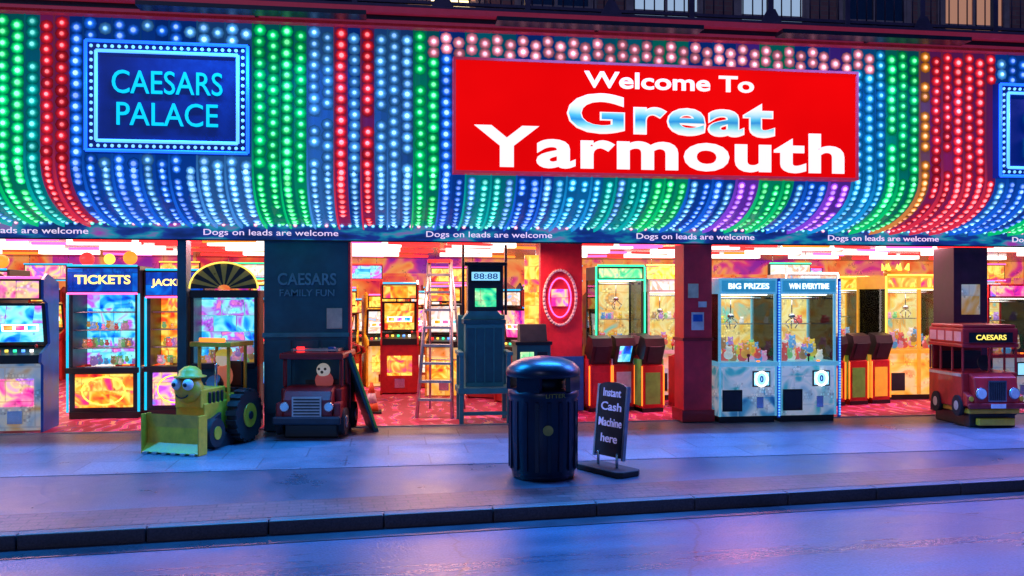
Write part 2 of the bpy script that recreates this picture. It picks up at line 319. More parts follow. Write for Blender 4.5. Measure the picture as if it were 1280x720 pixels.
X0,X1=-9.0,13.0
def prof(s):
    if s<1.65: return -1.2,4.95-s,-1,0
    t=min(1,(s-1.65)/1.45); a=t*math.pi/2
    ny=-math.cos(a)/1.2; nz=-math.sin(a)/.6; l=math.hypot(ny,nz)
    return -1.2*math.cos(a),3.3-.6*math.sin(a),ny/l,nz/l
SEG=[(-9,'t'),(-8.2,'r'),(-7.6,'b'),(-6.6,'g'),(-5.4,'b'),(-4.9,'t'),(-4.35,'g'),(-4.1,'t'),(-3.82,'r'),(-3.5,'b'),(-2.9,'b'),(-2.2,'w'),(-1.58,'g'),(-.95,'w'),(-.66,'r'),(-.5,'b'),(-.36,'r'),(-.2,'w'),(.25,'g'),(.55,'b'),(.85,'t'),(1.5,'b'),(2.0,'c'),(2.6,'t'),(3.3,'g'),(3.7,'b'),(4.3,'p'),(4.7,'g'),(5.15,'b'),(5.6,'p'),(5.9,'c'),(6.3,'g'),(6.75,'o'),(7.0,'r'),(7.85,'b'),(8.6,'g'),(9.4,'t'),(10.2,'r'),(11,'b'),(12,'g')]
CC={'t':(.0,.6,.55),'r':(1,.02,.05),'b':(.01,.16,1),'g':(.0,.8,.2),'w':(.08,.38,1),'c':(.01,.42,1),'p':(.35,.06,.95),'o':(1,.3,.03)}
def segcol(x):
    k='b'
    for a,c in SEG:
        if x>=a: k=c
    return k
DX=.155
ncol=int((X1-X0)/DX)
b=B(); NS=18
for c in range(ncol):
    xa=X0+c*DX; xb=xa+DX; k=segcol((xa+xb)/2); col=CC[k]
    br=random.uniform(.6,1.3)
    for i in range(NS):
        P=[]
        for sv in (3.1*i/NS,3.1*(i+1)/NS):
            y,z,ny,nz=prof(sv)
            g=(.09+.16*min(1,sv/2.6))*br  # bulb light on the panels painted as emission, stronger further down
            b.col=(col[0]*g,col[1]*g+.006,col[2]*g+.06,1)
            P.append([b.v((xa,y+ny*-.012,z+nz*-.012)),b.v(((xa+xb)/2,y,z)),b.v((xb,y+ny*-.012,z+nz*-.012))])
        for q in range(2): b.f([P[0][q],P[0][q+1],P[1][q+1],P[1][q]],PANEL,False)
    if c%2==0:
        for i in range(NS):
            A=[]
            for sv in (3.1*i/NS,3.1*(i+1)/NS):
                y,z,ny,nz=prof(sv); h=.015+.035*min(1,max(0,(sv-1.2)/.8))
                g=.12+.5*min(1,max(0,(sv-1.3)/1)); b.col=(col[0]*g,col[1]*g+.01,col[2]*g+.03,1)  # ribs carry the same painted glow, rising through the lower curve
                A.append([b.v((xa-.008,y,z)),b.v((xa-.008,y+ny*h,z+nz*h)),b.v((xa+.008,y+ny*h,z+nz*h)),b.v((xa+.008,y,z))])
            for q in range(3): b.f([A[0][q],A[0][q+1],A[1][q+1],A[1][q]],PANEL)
b.done('canopy_fascia',BLD)
b=B(); b.box(X0,X1,-1.17,.1,4.9,4.93,DARK); b.box(X0,X1,.02,.12,2.75,4.9,DARK); b.box(X0-.02,X0,-1.2,.12,2.72,4.95,DARK); b.box(X1,X1+.02,-1.2,.12,2.72,4.95,DARK); b.done('canopy_roof',BLD)

SIGNS=[(-3.38,-1.58,3.40,4.67),(.79,5.85,3.27,4.58),(7.85,10.0,3.32,4.55)]
verts=[];faces=[];cols=[]
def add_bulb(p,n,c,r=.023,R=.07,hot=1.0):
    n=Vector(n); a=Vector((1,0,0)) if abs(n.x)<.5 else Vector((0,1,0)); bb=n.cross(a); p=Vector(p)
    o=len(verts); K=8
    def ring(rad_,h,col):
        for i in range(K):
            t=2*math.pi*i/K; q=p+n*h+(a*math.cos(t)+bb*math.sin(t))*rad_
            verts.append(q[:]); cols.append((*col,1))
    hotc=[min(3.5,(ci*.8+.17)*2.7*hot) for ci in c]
    ring(R,.004,[ci*.2*hot for ci in c]); ring(r*1.9,.006,[ci*.6*hot for ci in c]); ring(r*1.2,.008,[ci*1.3*hot+.02 for ci in c])  # outer rings are a painted glow halo, fading away from the bulb
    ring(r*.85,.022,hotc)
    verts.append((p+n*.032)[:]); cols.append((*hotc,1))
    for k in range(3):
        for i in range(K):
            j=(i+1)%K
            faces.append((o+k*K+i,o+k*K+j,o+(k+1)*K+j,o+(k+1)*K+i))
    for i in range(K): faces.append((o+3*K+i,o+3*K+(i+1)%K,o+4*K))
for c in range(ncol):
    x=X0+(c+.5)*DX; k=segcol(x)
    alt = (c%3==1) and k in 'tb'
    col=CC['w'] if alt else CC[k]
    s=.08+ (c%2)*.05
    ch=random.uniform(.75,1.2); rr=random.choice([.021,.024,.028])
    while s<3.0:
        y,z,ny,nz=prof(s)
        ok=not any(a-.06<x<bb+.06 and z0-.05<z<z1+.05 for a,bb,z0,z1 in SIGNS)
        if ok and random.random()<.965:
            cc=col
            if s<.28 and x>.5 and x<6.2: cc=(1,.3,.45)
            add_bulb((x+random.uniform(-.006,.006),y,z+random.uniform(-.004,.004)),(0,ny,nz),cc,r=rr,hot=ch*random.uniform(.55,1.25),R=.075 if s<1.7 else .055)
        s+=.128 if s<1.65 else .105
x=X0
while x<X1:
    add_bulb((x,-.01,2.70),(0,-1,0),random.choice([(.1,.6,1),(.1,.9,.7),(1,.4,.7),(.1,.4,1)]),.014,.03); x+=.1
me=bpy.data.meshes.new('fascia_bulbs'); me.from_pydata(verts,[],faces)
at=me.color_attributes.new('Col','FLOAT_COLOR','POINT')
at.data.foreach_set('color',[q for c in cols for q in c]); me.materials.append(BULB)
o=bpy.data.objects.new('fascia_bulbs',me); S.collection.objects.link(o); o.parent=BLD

MOULD=mat('moulding_red',(.5,.06,.1),.4,emit=(.8,.04,.1),es=.15); PUR=mat('balcony_steel',(.12,.07,.13),.45,.2)
b=B(); b.box(X0,X1,-1.3,-1.17,4.95,5.03,MOULD); b.box(X0,X1,-1.26,-1.17,5.03,5.1,DARK); b.box(X0,X1,-1.36,-1.15,5.1,5.17,MOULD); b.box(X0,X1,-1.34,-1.0,5.17,5.21,PUR); b.done('fascia_moulding',BLD,bev=.006)
b=B(); b.box(X0,X1,-1.3,1.6,4.96,4.99,DARK); b.done('balcony_deck',BLD)
b=B()
x=X0+.2
while x<X1:
    b.box(x-.035,x+.035,-1.06,-.99,5.21,6.25,PUR)
    if int(x*10)%3==0: b.prism([(x-.18,5.21),(x+.18,5.21),(x+.05,5.45),(x-.05,5.45)],'y',-1.08,-1.06,PUR)
    x+=1.05
b.box(X0,X1,-1.07,-.98,6.2,6.27,PUR); b.box(X0,X1,-1.045,-1.0,5.32,5.36,PUR)
b.done('balcony_rail',BLD,bev=.004)
b=B(); x=X0+.1
while x<X1: b.cyl((x,-1.02,5.36),(x,-1.02,6.2),.009,PUR,seg=6); x+=.13
b.done('balcony_balusters',BLD)
BRK,nt,p=newmat('upper_brick'); tc=nt.nodes.new('ShaderNodeTexCoord'); mp=nt.nodes.new('ShaderNodeMapping'); mp.inputs['Rotation'].default_value=(math.pi/2,0,0)
br=nt.nodes.new('ShaderNodeTexBrick'); br.inputs['Scale'].default_value=1; br.inputs['Brick Width'].default_value=.23; br.inputs['Row Height'].default_value=.075; br.inputs['Mortar Size'].default_value=.006
br.inputs['Color1'].default_value=(.4,.16,.14,1); br.inputs['Color2'].default_value=(.3,.12,.11,1); br.inputs['Mortar'].default_value=(.25,.2,.18,1)
nt.links.new(tc.outputs['Object'],mp.inputs[0]); nt.links.new(mp.outputs[0],br.inputs['Vector']); nt.links.new(br.outputs[0],p.inputs['Base Color']); p.inputs['Roughness'].default_value=.8
b=B(); b.box(-10.2,16.2,1.6,9,4.9,9.5,BRK); b.box(-10.2,16.2,.12,1.6,2.75,4.9,DARK); b.done('upper_wall',BLD)
STONE=mat('painted_stone',(.45,.3,.28),.6); WG=mat('window_glass',(.02,.03,.06),.08,coat=.5); WGL=glow('lit_window',(.55,.75,1),.5); WGW=glow('warm_window',(1,.45,.25),.35)
b=B(); i=0; x=-8.5
while x<15:
    b.box(x-.08,x+1.18,1.52,1.6,5.15,5.25,STONE); b.box(x-.09,x,1.54,1.6,5.25,7.3,STONE); b.box(x+1.1,x+1.19,1.54,1.6,5.25,7.3,STONE); b.box(x-.1,x+1.2,1.5,1.6,7.3,7.5,STONE)
    m=WG
    if i in (7,8): m=WGL
    if i in (5,2,10,11): m=WGW
    b.box(x,x+1.1,1.57,1.595,5.25,7.3,m)
    for q in (0.0,.53,1.06): b.box(x+q,x+q+.045,1.54,1.57,5.25,7.3,STONE)
    for q in (5.25,6.2,7.26): b.box(x,x+1.1,1.55,1.565,q,q+.045,STONE)
    x+=1.75; i+=1
b.done('upper_windows',BLD)
b=B(); b.cyl((.9,1.2,6.0),(.9,1.6,6.0),.02,DARK); b.box(.62,1.18,1.1,1.2,5.92,6.1,glow('bulkhead_lamp',(1,.75,.35),3)); b.box(.6,1.2,1.08,1.22,6.1,6.13,DARK); b.done('wall_lamp',BLD)

STRIPM,nt,p=newmat('strip_sign'); tc=nt.nodes.new('ShaderNodeTexCoord'); n=nt.nodes.new('ShaderNodeTexNoise'); n.inputs['Scale'].default_value=1.6; n.inputs['Detail'].default_value=4
mp=nt.nodes.new('ShaderNodeMapping'); mp.inputs['Scale'].default_value=(1,1,4); nt.links.new(tc.outputs['Object'],mp.inputs[0]); nt.links.new(mp.outputs[0],n.inputs['Vector'])
r=nt.nodes.new('ShaderNodeValToRGB'); e=r.color_ramp.elements; e.new(.5); e.new(.6)
for i,(ps,c) in enumerate([(.35,(.004,.02,.15)),(.48,(.01,.05,.4)),(.56,(.01,.4,.6)),(.68,(.5,.05,.6))]): e[i].position=ps; e[i].color=(*c,1)
nt.links.new(n.outputs['Fac'],r.inputs['Fac']); nt.links.new(r.outputs[0],p.inputs['Emission Color']); p.inputs['Base Color'].default_value=(.01,.02,.06,1); p.inputs['Emission Strength'].default_value=.6; p.inputs['Roughness'].default_value=.3; nosample(STRIPM)
b=B(); b.box(X0,X1,.0,.11,2.5,2.72,STRIPM); b.box(X0,X1,-.01,.0,2.49,2.51,DARK); b.done('strip_sign_board',BLD)
TXP=glow('strip_text',(1,.7,.95),.9)
for xx in (-4.6,-1.5,1.35,4.23,7.03,9.9): text('strip_lettering','Dogs on leads are welcome',1.7,.1,(xx,-.008,2.59),TXP,BLD,off=.0,ext=.004)
def area(name,loc,rot,col,pw,sx,sy):
    l=bpy.data.lights.new(name,'AREA'); l.shape='RECTANGLE'; l.size=sx; l.size_y=sy; l.color=col; l.energy=pw
    o=bpy.data.objects.new(name,l); S.collection.objects.link(o); o.location=loc; o.rotation_euler=rot; o.parent=BLD; return o
for i,(xx,c) in enumerate([(-6,(.01,.32,1)),(-1.5,(.01,.32,1)),(2.5,(.02,.28,1)),(6,(.05,.25,1)),(10,(.2,.2,1))]):
    area('added_street_wash',(xx,-1.62,4.93),(rad(-42),0,0),c,640,2.4,.12)  # blue area lamps added along the canopy to tint the street
b=B()
for xx in (-6,-1.5,2.5,6,10): b.box(xx-1.25,xx+1.25,-1.62,-1.4,4.98,5.03,DARK); b.box(xx-.02,xx+.02,-1.4,-1.3,4.99,5.02,DARK)  # housings made up to go with the added lamps
b.done('added_wash_housings',BLD)
for xx,c in ((-5.5,(1,.4,.4)),(-2.2,(1,.35,.4)),(1.2,(1,.4,.3)),(5,(1,.25,.35)),(9,(1,.4,.45)),(13,(1,.4,.45))):
    area('ceiling_lamp',(xx,1.0,2.57),(rad(-12),0,0),c,100,1.8,.4)
    area('ceiling_lamp',(xx,4.6,2.5),(0,0,0),(1,.62,.42),130,1.8,.4)

# ------------------------------------------------------------ large signs
sg=empty('welcome_sign',(0,0,0))
SR,nt,p=newmat('sign_red_face'); p.inputs['Base Color'].default_value=(.2,.0,.0,1); p.inputs['Emission Strength'].default_value=1; p.inputs['Roughness'].default_value=.6; p.inputs['Specular IOR Level'].default_value=.0
tc=nt.nodes.new('ShaderNodeTexCoord'); n=nt.nodes.new('ShaderNodeTexNoise'); n.inputs['Scale'].default_value=.8
r=nt.nodes.new('ShaderNodeValToRGB'); r.color_ramp.elements[0].color=(.62,.0,.002,1); r.color_ramp.elements[1].color=(.95,.003,.004,1)
nt.links.new(tc.outputs['Object'],n.inputs[0]); nt.links.new(n.outputs['Fac'],r.inputs[0]); nt.links.new(r.outputs[0],p.inputs['Emission Color'])
b=B(); b.box(.79,5.85,-1.33,-1.18,3.27,4.58,SR); b.done('sign_face',sg)
b=B(); fr=mat('sign_frame',(.3,.02,.03),.4,emit=(1,.02,.03),es=.3)
b.box(.76,.79,-1.36,-1.18,3.24,4.61,fr); b.box(5.85,5.88,-1.36,-1.18,3.24,4.61,fr); b.box(.79,5.85,-1.36,-1.18,3.24,3.27,fr); b.box(.79,5.85,-1.36,-1.18,4.58,4.61,fr)
b.done('sign_frame',sg)
WT=glow('letter_white',(1,.95,.95),1.0,True)
GM,nt,p=newmat('letter_banded'); tc=nt.nodes.new('ShaderNodeTexCoord'); sx=nt.nodes.new('ShaderNodeSeparateXYZ'); nt.links.new(tc.outputs['Object'],sx.inputs[0])
wv=nt.nodes.new('ShaderNodeMath'); wv.operation='MULTIPLY_ADD'; wv.inputs[1].default_value=2.1; wv.inputs[2].default_value=.44
nz=nt.nodes.new('ShaderNodeTexNoise'); nz.inputs['Scale'].default_value=4; nt.links.new(tc.outputs['Object'],nz.inputs[0])
ad=nt.nodes.new('ShaderNodeMath'); ad.operation='MULTIPLY_ADD'; ad.inputs[1].default_value=.14; nt.links.new(nz.outputs['Fac'],ad.inputs[0])
nt.links.new(sx.outputs['Z'],wv.inputs[0]); nt.links.new(wv.outputs[0],ad.inputs[2])
r=nt.nodes.new('ShaderNodeValToRGB'); e=r.color_ramp.elements; [e.new(.5) for _ in range(4)]
for i,(ps,c) in enumerate([(.1,(.85,.95,.95)),(.22,(.25,.75,.7)),(.36,(.02,.25,.55)),(.46,(.1,.55,.7)),(.58,(.6,.85,.92)),(.7,(1,1,1))]): e[i].position=ps; e[i].color=(*c,1)
nt.links.new(ad.outputs[0],r.inputs[0]); nt.links.new(r.outputs[0],p.inputs['Emission Color']); p.inputs['Emission Strength'].default_value=.95; p.inputs['Base Color'].default_value=(.05,.05,.05,1); nosample(GM)
text('letters_welcome_to','Welcome To',2.15,.20,(3.42,-1.345,4.40),WT,sg,off=.02)
text('letters_great_outline','Great',2.64,.49,(3.45,-1.345,3.99),WT,sg,off=.035,ext=.008,spacing=1.08)
text('letters_great','Great',2.6,.45,(3.45,-1.352,3.99),GM,sg,off=.018,ext=.008,spacing=1.08)
text('letters_yarmouth','Yarmouth',4.68,.50,(3.35,-1.345,3.565),WT,sg,off=.028,spacing=1.06)
def bluesign(xa,xb,z0,z1,lines):
    sg=empty('neon_sign'); BF=mat('sign_blue_face',(.002,.006,.05),.3,emit=(.0,.02,.3),es=.4)
    b=B(); b.box(xa,xb,-1.3,-1.18,z0,z1,BF); b.done('sign_face',sg)
    b=B(); r=.019
    for d,m in ((.02,G_BL),(.13,G_BL2)):
        c=[(xa+d,z0+d),(xb-d,z0+d),(xb-d,z1-d),(xa+d,z1-d)]
        for i in range(4):
            p,q=c[i],c[(i+1)%4]; b.cyl((p[0],-1.32,p[1]),(q[0],-1.32,q[1]),r,m,seg=8)
    b.done('neon_border',sg)
    b=B(); 
    d=.075; n=int((xb-xa-2*d)/.075)
    for i in range(n+1):
        x=xa+d+(xb-xa-2*d)*i/n
        for z in (z0+d,z1-d): b.sph((x,-1.31,z),.02,G_LCD,seg=6,ring=4)
    n=int((z1-z0-2*d)/.075)
    for i in range(1,n):
        z=z0+d+(z1-z0-2*d)*i/n
        for x in (xa+d,xb-d): b.sph((x,-1.31,z),.02,G_LCD,seg=6,ring=4)
    b.done('border_bulbs',sg)
    for i,(t,w,h,z) in enumerate(lines): text('neon_letters',t,w,h,((xa+xb)/2,-1.315,z),G_CY,sg,off=.0,ext=.012)
bluesign(-3.38,-1.58,3.40,4.67,[('CAESARS',1.2,.26,4.2),('PALACE',1.1,.26,3.84)])
bluesign(7.85,10.0,3.32,4.55,[('CAESARS',1.4,.26,4.1),('PALACE',1.4,.26,3.72)])

# ------------------------------------------------------------ machines
PAL=[(1,.75,.1),(.9,.15,.15),(.15,.5,.95),(1,.45,.7),(.95,.95,.9),(.3,.8,.3),(1,.5,.1),(.55,.3,.85),(.5,.3,.15)]
def toys(b,x0,x1,y0,y1,z,n,r=.07,zh=.25):
    for i in range(n):
        x=random.uniform(x0+r,x1-r); y=random.uniform(y0+r,y1-r); zz=z+r*.6+random.random()**1.6*zh*(.4+.6*(y-y0)/(y1-y0)); q=r*random.uniform(.7,1.15)
        c=random.choice(PAL); b.col=(*c,1)
        b.sph((x,y,zz),q,TOY,(1,1,random.uniform(.8,1.1)),8,6)
        b.sph((x,y-q*.35,zz+q*1.05),q*.68,TOY,(1,1,.95),8,6)
        for e in (-1,1): b.sph((x+e*q*.5,y-q*.3,zz+q*1.6),q*.25,TOY,seg=6,ring=4)
        b.col=(*[k*.9 for k in (1,1,.9)],1); b.sph((x,y-q*.95,zz+q*.95),q*.22,TOY,seg=6,ring=4)
        b.col=(1,1,1,1)
def claw(name,loc,w,d,h,frame,base,head,rz=0,led=None,zb=.85,n=40,back=BACKW,txt=None,neon=None):
    e=empty(name,loc,rz); hw=w/2; hh=.22
    b=B(); b.box(-hw+.02,hw-.02,.03,d-.03,0,.09,BLACK); b.box(-hw,hw,0,d,.09,zb-.06,base); b.box(-hw-.012,hw+.012,-.06,d,zb-.06,zb,frame)
    b.box(-hw,-hw+.03,-.012,0,.09,zb-.06,frame); b.box(hw-.03,hw,-.012,0,.09,zb-.06,frame)
    b.box(-hw+.05,-hw+.34,-.012,0,.16,.46,BLACK); b.box(-hw+.07,-hw+.32,-.02,-.012,.19,.43,DARK)
    b.box(hw-.36,hw-.1,-.014,0,.5,.72,BLACK); b.box(hw-.34,hw-.12,-.02,-.014,.52,.70,G_LCD if led is None else led)
    b.box(hw-.3,hw-.2,-.014,0,.2,.36,CHROME); b.done('base',e,bev=.008)
    b=B(); b.cyl((.0,-.02,zb),(.0,-.02,zb+.07),.01,BLACK,seg=8); b.sph((0,-.02,zb+.09),.025,RED); b.cyl((.14,-.03,zb),(.14,-.03,zb+.02),.025,G_OR)
    t=.035
    for sx in (-1,1):
        for yy in (0,d-t): b.box(sx*hw-(t if sx>0 else 0),sx*hw+(0 if sx>0 else t),yy,yy+t,zb,h-hh,frame)
    b.box(-hw+t,hw-t,d-.03,d-.01,zb,h-hh,back); b.box(-hw,hw,-.02,d,h-hh,h,frame); b.box(-hw+.03,hw-.03,-.035,-.02,h-hh+.03,h-.03,head)
    b.box(-hw+.1,hw-.1,.08,d-.1,h-hh-.02,h-hh-.004,G_WH)
    b.box(-hw+.06,hw-.06,d-.2,d-.05,zb+.5,zb+.515,ALU)
    b.done('frame_and_marquee',e,bev=.006)
    if neon:
        b=B()
        for sx in (-1,1): b.cyl((sx*(hw+.015),-.03,zb),(sx*(hw+.015),-.03,h),.016,neon,seg=8)
        b.cyl((-hw,-.05,h+.015),(hw,-.05,h+.015),.016,neon,seg=8); b.cyl((-hw,-.05,h-hh),(hw,-.05,h-hh),.013,neon,seg=8); b.done('neon_trim',e)
    b=B(); cx=random.uniform(-.15,.15); b.cyl((-hw+.05,d*.5,h-hh-.06),(hw-.05,d*.5,h-hh-.06),.015,CHROME,seg=8)
    b.cyl((cx,d*.5,h-hh-.06),(cx,d*.5,h-hh-.3),.008,CHROME,seg=6); b.lathe([(.01,.06),(.05,.04),(.05,0),(.01,-.01)],(cx,d*.5,h-hh-.34),CHROME,12)
    for k in range(3):
        a=k*2.09; p1=(cx+.1*math.cos(a),d*.5+.1*math.sin(a),h-hh-.42); b.cyl((cx,d*.5,h-hh-.33),p1,.008,CHROME,seg=6); b.cyl(p1,(cx+.05*math.cos(a),d*.5+.05*math.sin(a),h-hh-.5),.008,CHROME,seg=6)
    b.done('claw',e)
    b=B(); toys(b,-hw+.05,hw-.05,.04,d-.06,zb,n,.065); toys(b,-hw+.08,hw-.08,d-.2,d-.04,zb+.515,6,.05,.01); b.done('prizes',e)
    b=B(); b.box(-hw+t,hw-t,.012,.018,zb,h-hh,GL); b.box(-hw+.012,-hw+.018,t,d-t,zb,h-hh,GL); b.box(hw-.018,hw-.012,t,d-t,zb,h-hh,GL); b.done('glass',e)
    if txt: text('marquee_lettering',txt,w*.7,.08,(0,-.038,h-hh/2),glow('marquee_white',(1,1,1),1.3),e,off=.02,ext=.004)
    return e
FR2=mat('pale_cyan_frame',(.35,.7,.8),.3,emit=(.15,.65,.9),es=.35)
c1=claw('claw_machine',(4.98,-.02,.006),.85,.85,2.02,FR2,PRINTB,CYANP,txt='BIG PRIZES',n=50)
c2=claw('claw_machine',(5.87,-.02,.006),.85,.85,2.02,FR2,PRINTB,CYANP,txt='WIN EVERYTIME',n=50)
for e in (c1,c2):
    b=B(); b.ring((.19,-.03,.61),.085,.1,.012,G_WH,24); b.done('counter_ring',e)
    text('counter_digit','0',.05,.09,(.19,-.03,.61),BLUEP,e,off=.02,ext=.006)
b=B(); 
for xx in (5.425,6.33):
    for i in range(50): b.sph((xx,-.06,.1+i*.038),.014,G_BL2,seg=6,ring=4)
    b.box(xx-.02,xx+.02,-.05,-.03,.06,2.02,BLUEP)
b.done('led_strips',c2,loc=(-5.87,.02,0))
claw('claw_machine',(3.82,2.5,.012),.8,.8,2.25,DARK,PRINTB,SCR3,neon=G_GR,n=30)
claw('claw_machine',(4.75,2.6,.012),.85,.8,2.05,WHITE,PRINT,SCR5,n=30)
claw('claw_machine',(7.45,3.0,.012),.95,.8,2.15,ALU,PRINTY,SCR5,n=30,neon=G_WH)
claw('claw_machine',(8.45,3.7,.012),.95,.8,2.1,YELL,PRINTY,SCR2,n=20,neon=G_YE)
cy=claw('prize_machine',(8.93,2.1,.012),1.2,.95,2.1,YELL,PRINTY,SCR2,n=50,neon=G_YE)
b=B(); b.lathe([(.18,0),(.2,.02),(.2,.1),(.15,.12)],(-.3,.2,2.1),YEL,20); 
for k in range(7):
    a=k*2*math.pi/7; b.cyl((-.3+.19*math.cos(a),.2+.19*math.sin(a),2.2),(-.3+.22*math.cos(a),.2+.22*math.sin(a),2.32),.04,G_YE,.005,8)
b.box(-.06,-.0,-.06,-.03,.1,2.1,YELL)
b.done('crown',cy)
claw('claw_machine',(9.75,.9,.012),.85,.85,1.95,RED,PRINT,SCR4,n=30)
claw('claw_machine',(10.8,1.0,.012),.85,.85,1.95,WHITE,PRINT,SCR1,n=20)
claw('claw_machine',(6.7,4.2,.012),.9,.8,2.1,WHITE,PRINTY,SCR4,n=20)
def prize(name,loc,w,h,cols,globe=True,rz=0,t1='PRIZES'):
    e=empty(name,loc,rz); hw=w/2; a,bm_,c=cols
    b=B(); b.box(-hw,hw,0,.7,0,.1,BLACK); b.box(-hw,hw,.02,.7,.1,.7,DARK); b.box(-hw+.08,hw-.08,.0,.02,.16,.64,c); b.box(-hw-.02,hw+.02,-.1,.1,.66,.74,BLACK)
    b.box(-hw,-hw+.05,0,.7,.74,h,DARK); b.box(hw-.05,hw,0,.7,.74,h,DARK); b.box(-hw+.05,hw-.05,.62,.7,.74,h,bm_)
    for z in (1.0,1.26,1.52): b.box(-hw+.05,hw-.05,.1,.62,z,z+.015,ALU)
    b.box(-hw-.03,hw+.03,-.05,.7,h-.4,h,BLACK); b.box(-hw,hw,-.062,-.05,h-.37,h-.04,a)
    b.done('cabinet',e,bev=.006)
    b=B()
    for z in (.76,1.015,1.275): toys(b,-hw+.06,hw-.06,.15,.5,z,14,.045,.04)
    b.done('prizes',e)
    b=B()
    for sx in (-1,1): b.cyl((sx*(hw+.01),-.03,.1),(sx*(hw+.01),-.03,h),.018,G_CY,seg=8)
    b.cyl((-hw,-.07,h-.4),(hw,-.07,h-.4),.015,G_PK,seg=8); b.cyl((-hw,-.07,h),(hw,-.07,h),.015,G_CY,seg=8)
    b.ring((0,-.02,.4),hw*.62,.2,.012,G_YE,24)
    if globe:
        b.sph((-hw*.55,.1,h+.1),.1,G_RD); b.sph((hw*.1,.1,h+.1),.08,G_YE); b.sph((hw*.7,.1,h+.12),.1,G_OR)
    b.done('lights',e)
    text('marquee_lettering',t1,w*.8,.13,(0,-.066,h-.2),glow('txt_y',(1,.85,.2),1.3),e,off=.025,ext=.004)
DBLUE=pattern('marquee_dark_blue',[(0,.01,.2),(0,.05,.5),(0,.2,.9)],(.4,.3),.8)
prize('prize_machine',(-4.05,1.6,.012),.95,2.2,(DBLUE,SCR1,SCR2),t1='TICKETS')
prize('prize_machine',(-3.1,1.75,.012),.8,2.15,(DBLUE,SCR2,SCR4),False,t1='JACKPOT')
prize('prize_machine',(-5.9,1.9,.012),.9,2.15,(SCR4,SCR3,SCR1))
def cab_mesh(name,body,s1,s2,trim):
    b=B(); side=[(0.0,.0),(.62,0),(.62,1.75),(.2,1.85),(.06,1.78),(.06,1.55),(.2,1.5),(.3,1.02),(.0,.92),(-.03,.82),(.05,.78),(.05,.0)]
    b.prism(side,'x',-.31,-.28,trim); b.prism(side,'x',.28,.31,trim)
    b.box(-.28,.28,.07,.6,.02,.8,body); b.prism([(.02,.80),(.02,.9),(.3,.99),(.5,.99),(.5,.8)],'x',-.28,.28,BLACK)
    b.prism([(.29,1.0),(.2,1.5),(.6,1.5),(.6,1.0)],'x',-.28,.28,BLACK)
    b.prism([(.272,1.04),(.192,1.47),(.202,1.47),(.282,1.04)],'x',-.24,.24,s1)
    b.box(-.28,.28,.05,.6,1.54,1.78,BLACK); b.box(-.26,.26,.038,.05,1.56,1.76,s2)
    b.box(-.2,.2,.055,.07,.3,.62,s2); b.box(-.08,.08,.05,.07,.1,.25,CHROME)
    for k in range(5): b.cyl((-.2+k*.09,.12,.93),(-.2+k*.09,.12,.96),.02,[G_RD,G_YE,G_GR,G_BL2,G_WH][k],seg=8)
    b.sph((.2,.15,1.0),.02,RED,seg=8,ring=6)
    b.prism([(.232,1.17),(.216,1.25),(.226,1.25),(.242,1.17)],'x',-.2,.2,G_WH)
    for k in range(3): b.prism([(.228,1.18),(.216,1.24),(.221,1.24),(.233,1.18)],'x',-.18+k*.13,-.08+k*.13,[SCR2,SCR4,SCR1][k])
    b.cyl((-.27,.04,1.8),(.27,.04,1.8),.015,[G_YE,G_PK,G_CY][ord(name[-1])%3],seg=6)
    return b.mesh(name)
CABS=[cab_mesh('fruit_machine_a',PRINT,SCR1,SCR4,BLUEP),cab_mesh('fruit_machine_b',RED,SCR2,SCR2,RED),cab_mesh('fruit_machine_c',BLACK,SCR3,SCR1,BLACK),cab_mesh('fruit_machine_d',PRINTY,SCR5,SCR2,YEL),cab_mesh('fruit_machine_e',DRED,SCR4,SCR5,DRED)]
def cab(x,y,rz=0,k=None,s=1.0):
    o=bpy.data.objects.new('fruit_machine',CABS[random.choice([0,1,1,2,3,3,4,4]) if k is None else k]); S.collection.objects.link(o)
    o.location=(x,y,.012); o.rotation_euler=(0,0,rz); s*=random.uniform(.94,1.12); o.scale=(s,s,s)
x=-9.3
while x<15:
    cab(x,7.7,random.uniform(-.05,.05)); x+=.74
for x,y,r in [(-8,3.5,.2),(-7.2,3.4,.1),(-4.9,4.4,.4),(-4.1,4.4,0),(-3.4,4.5,0),(-2.6,4.3,-.2),(-2.0,3.0,-.9),(-1.7,5.2,0),(-.9,5.3,0),(-.1,5.4,.2),(.7,5.0,.1),(-.55,3.6,1.1),(-.6,2.8,1.2),(.2,4.1,.0),(.95,3.6,-.2),(1.6,3.2,-.5),(1.9,2.5,-.9),(1.5,5.3,0),(2.3,5.4,0),(3.1,5.2,0),(3.1,3.7,.6),(5.7,3.9,.2),(6.2,5.8,0),(5.4,5.6,0),(4.6,5.6,0),(7.3,5.9,0),(8.2,6.0,.1),(9.1,6,0),(10.3,3.3,0),(10.4,4.6,-.2),(11.5,4.0,-.4),(12.3,5,-.3),(9.7,5.9,0),(6.45,2.4,.3)]:
    cab(x,y,r)
cab(-4.78,.35,.05,0,1.02); cab(-5.45,.4,0,2,1.02)
e=empty('sunburst_game_cabinet',(-2.12,.12,.006))
b=B(); b.box(-.42,.42,0,.6,0,.85,TEALD); b.box(-.42,-.38,0,.6,.85,1.75,BLACK); b.box(.38,.42,0,.6,.85,1.75,BLACK); b.box(-.38,.38,.5,.56,.85,1.75,SCR1); b.box(-.43,.43,-.02,.6,1.75,1.85,BLACK)
b.box(-.4,.4,-.08,.1,.83,.9,DARK); b.box(-.2,.2,-.02,-.0,.3,.6,PRINT); b.done('cabinet',e,bev=.006)
b=B()
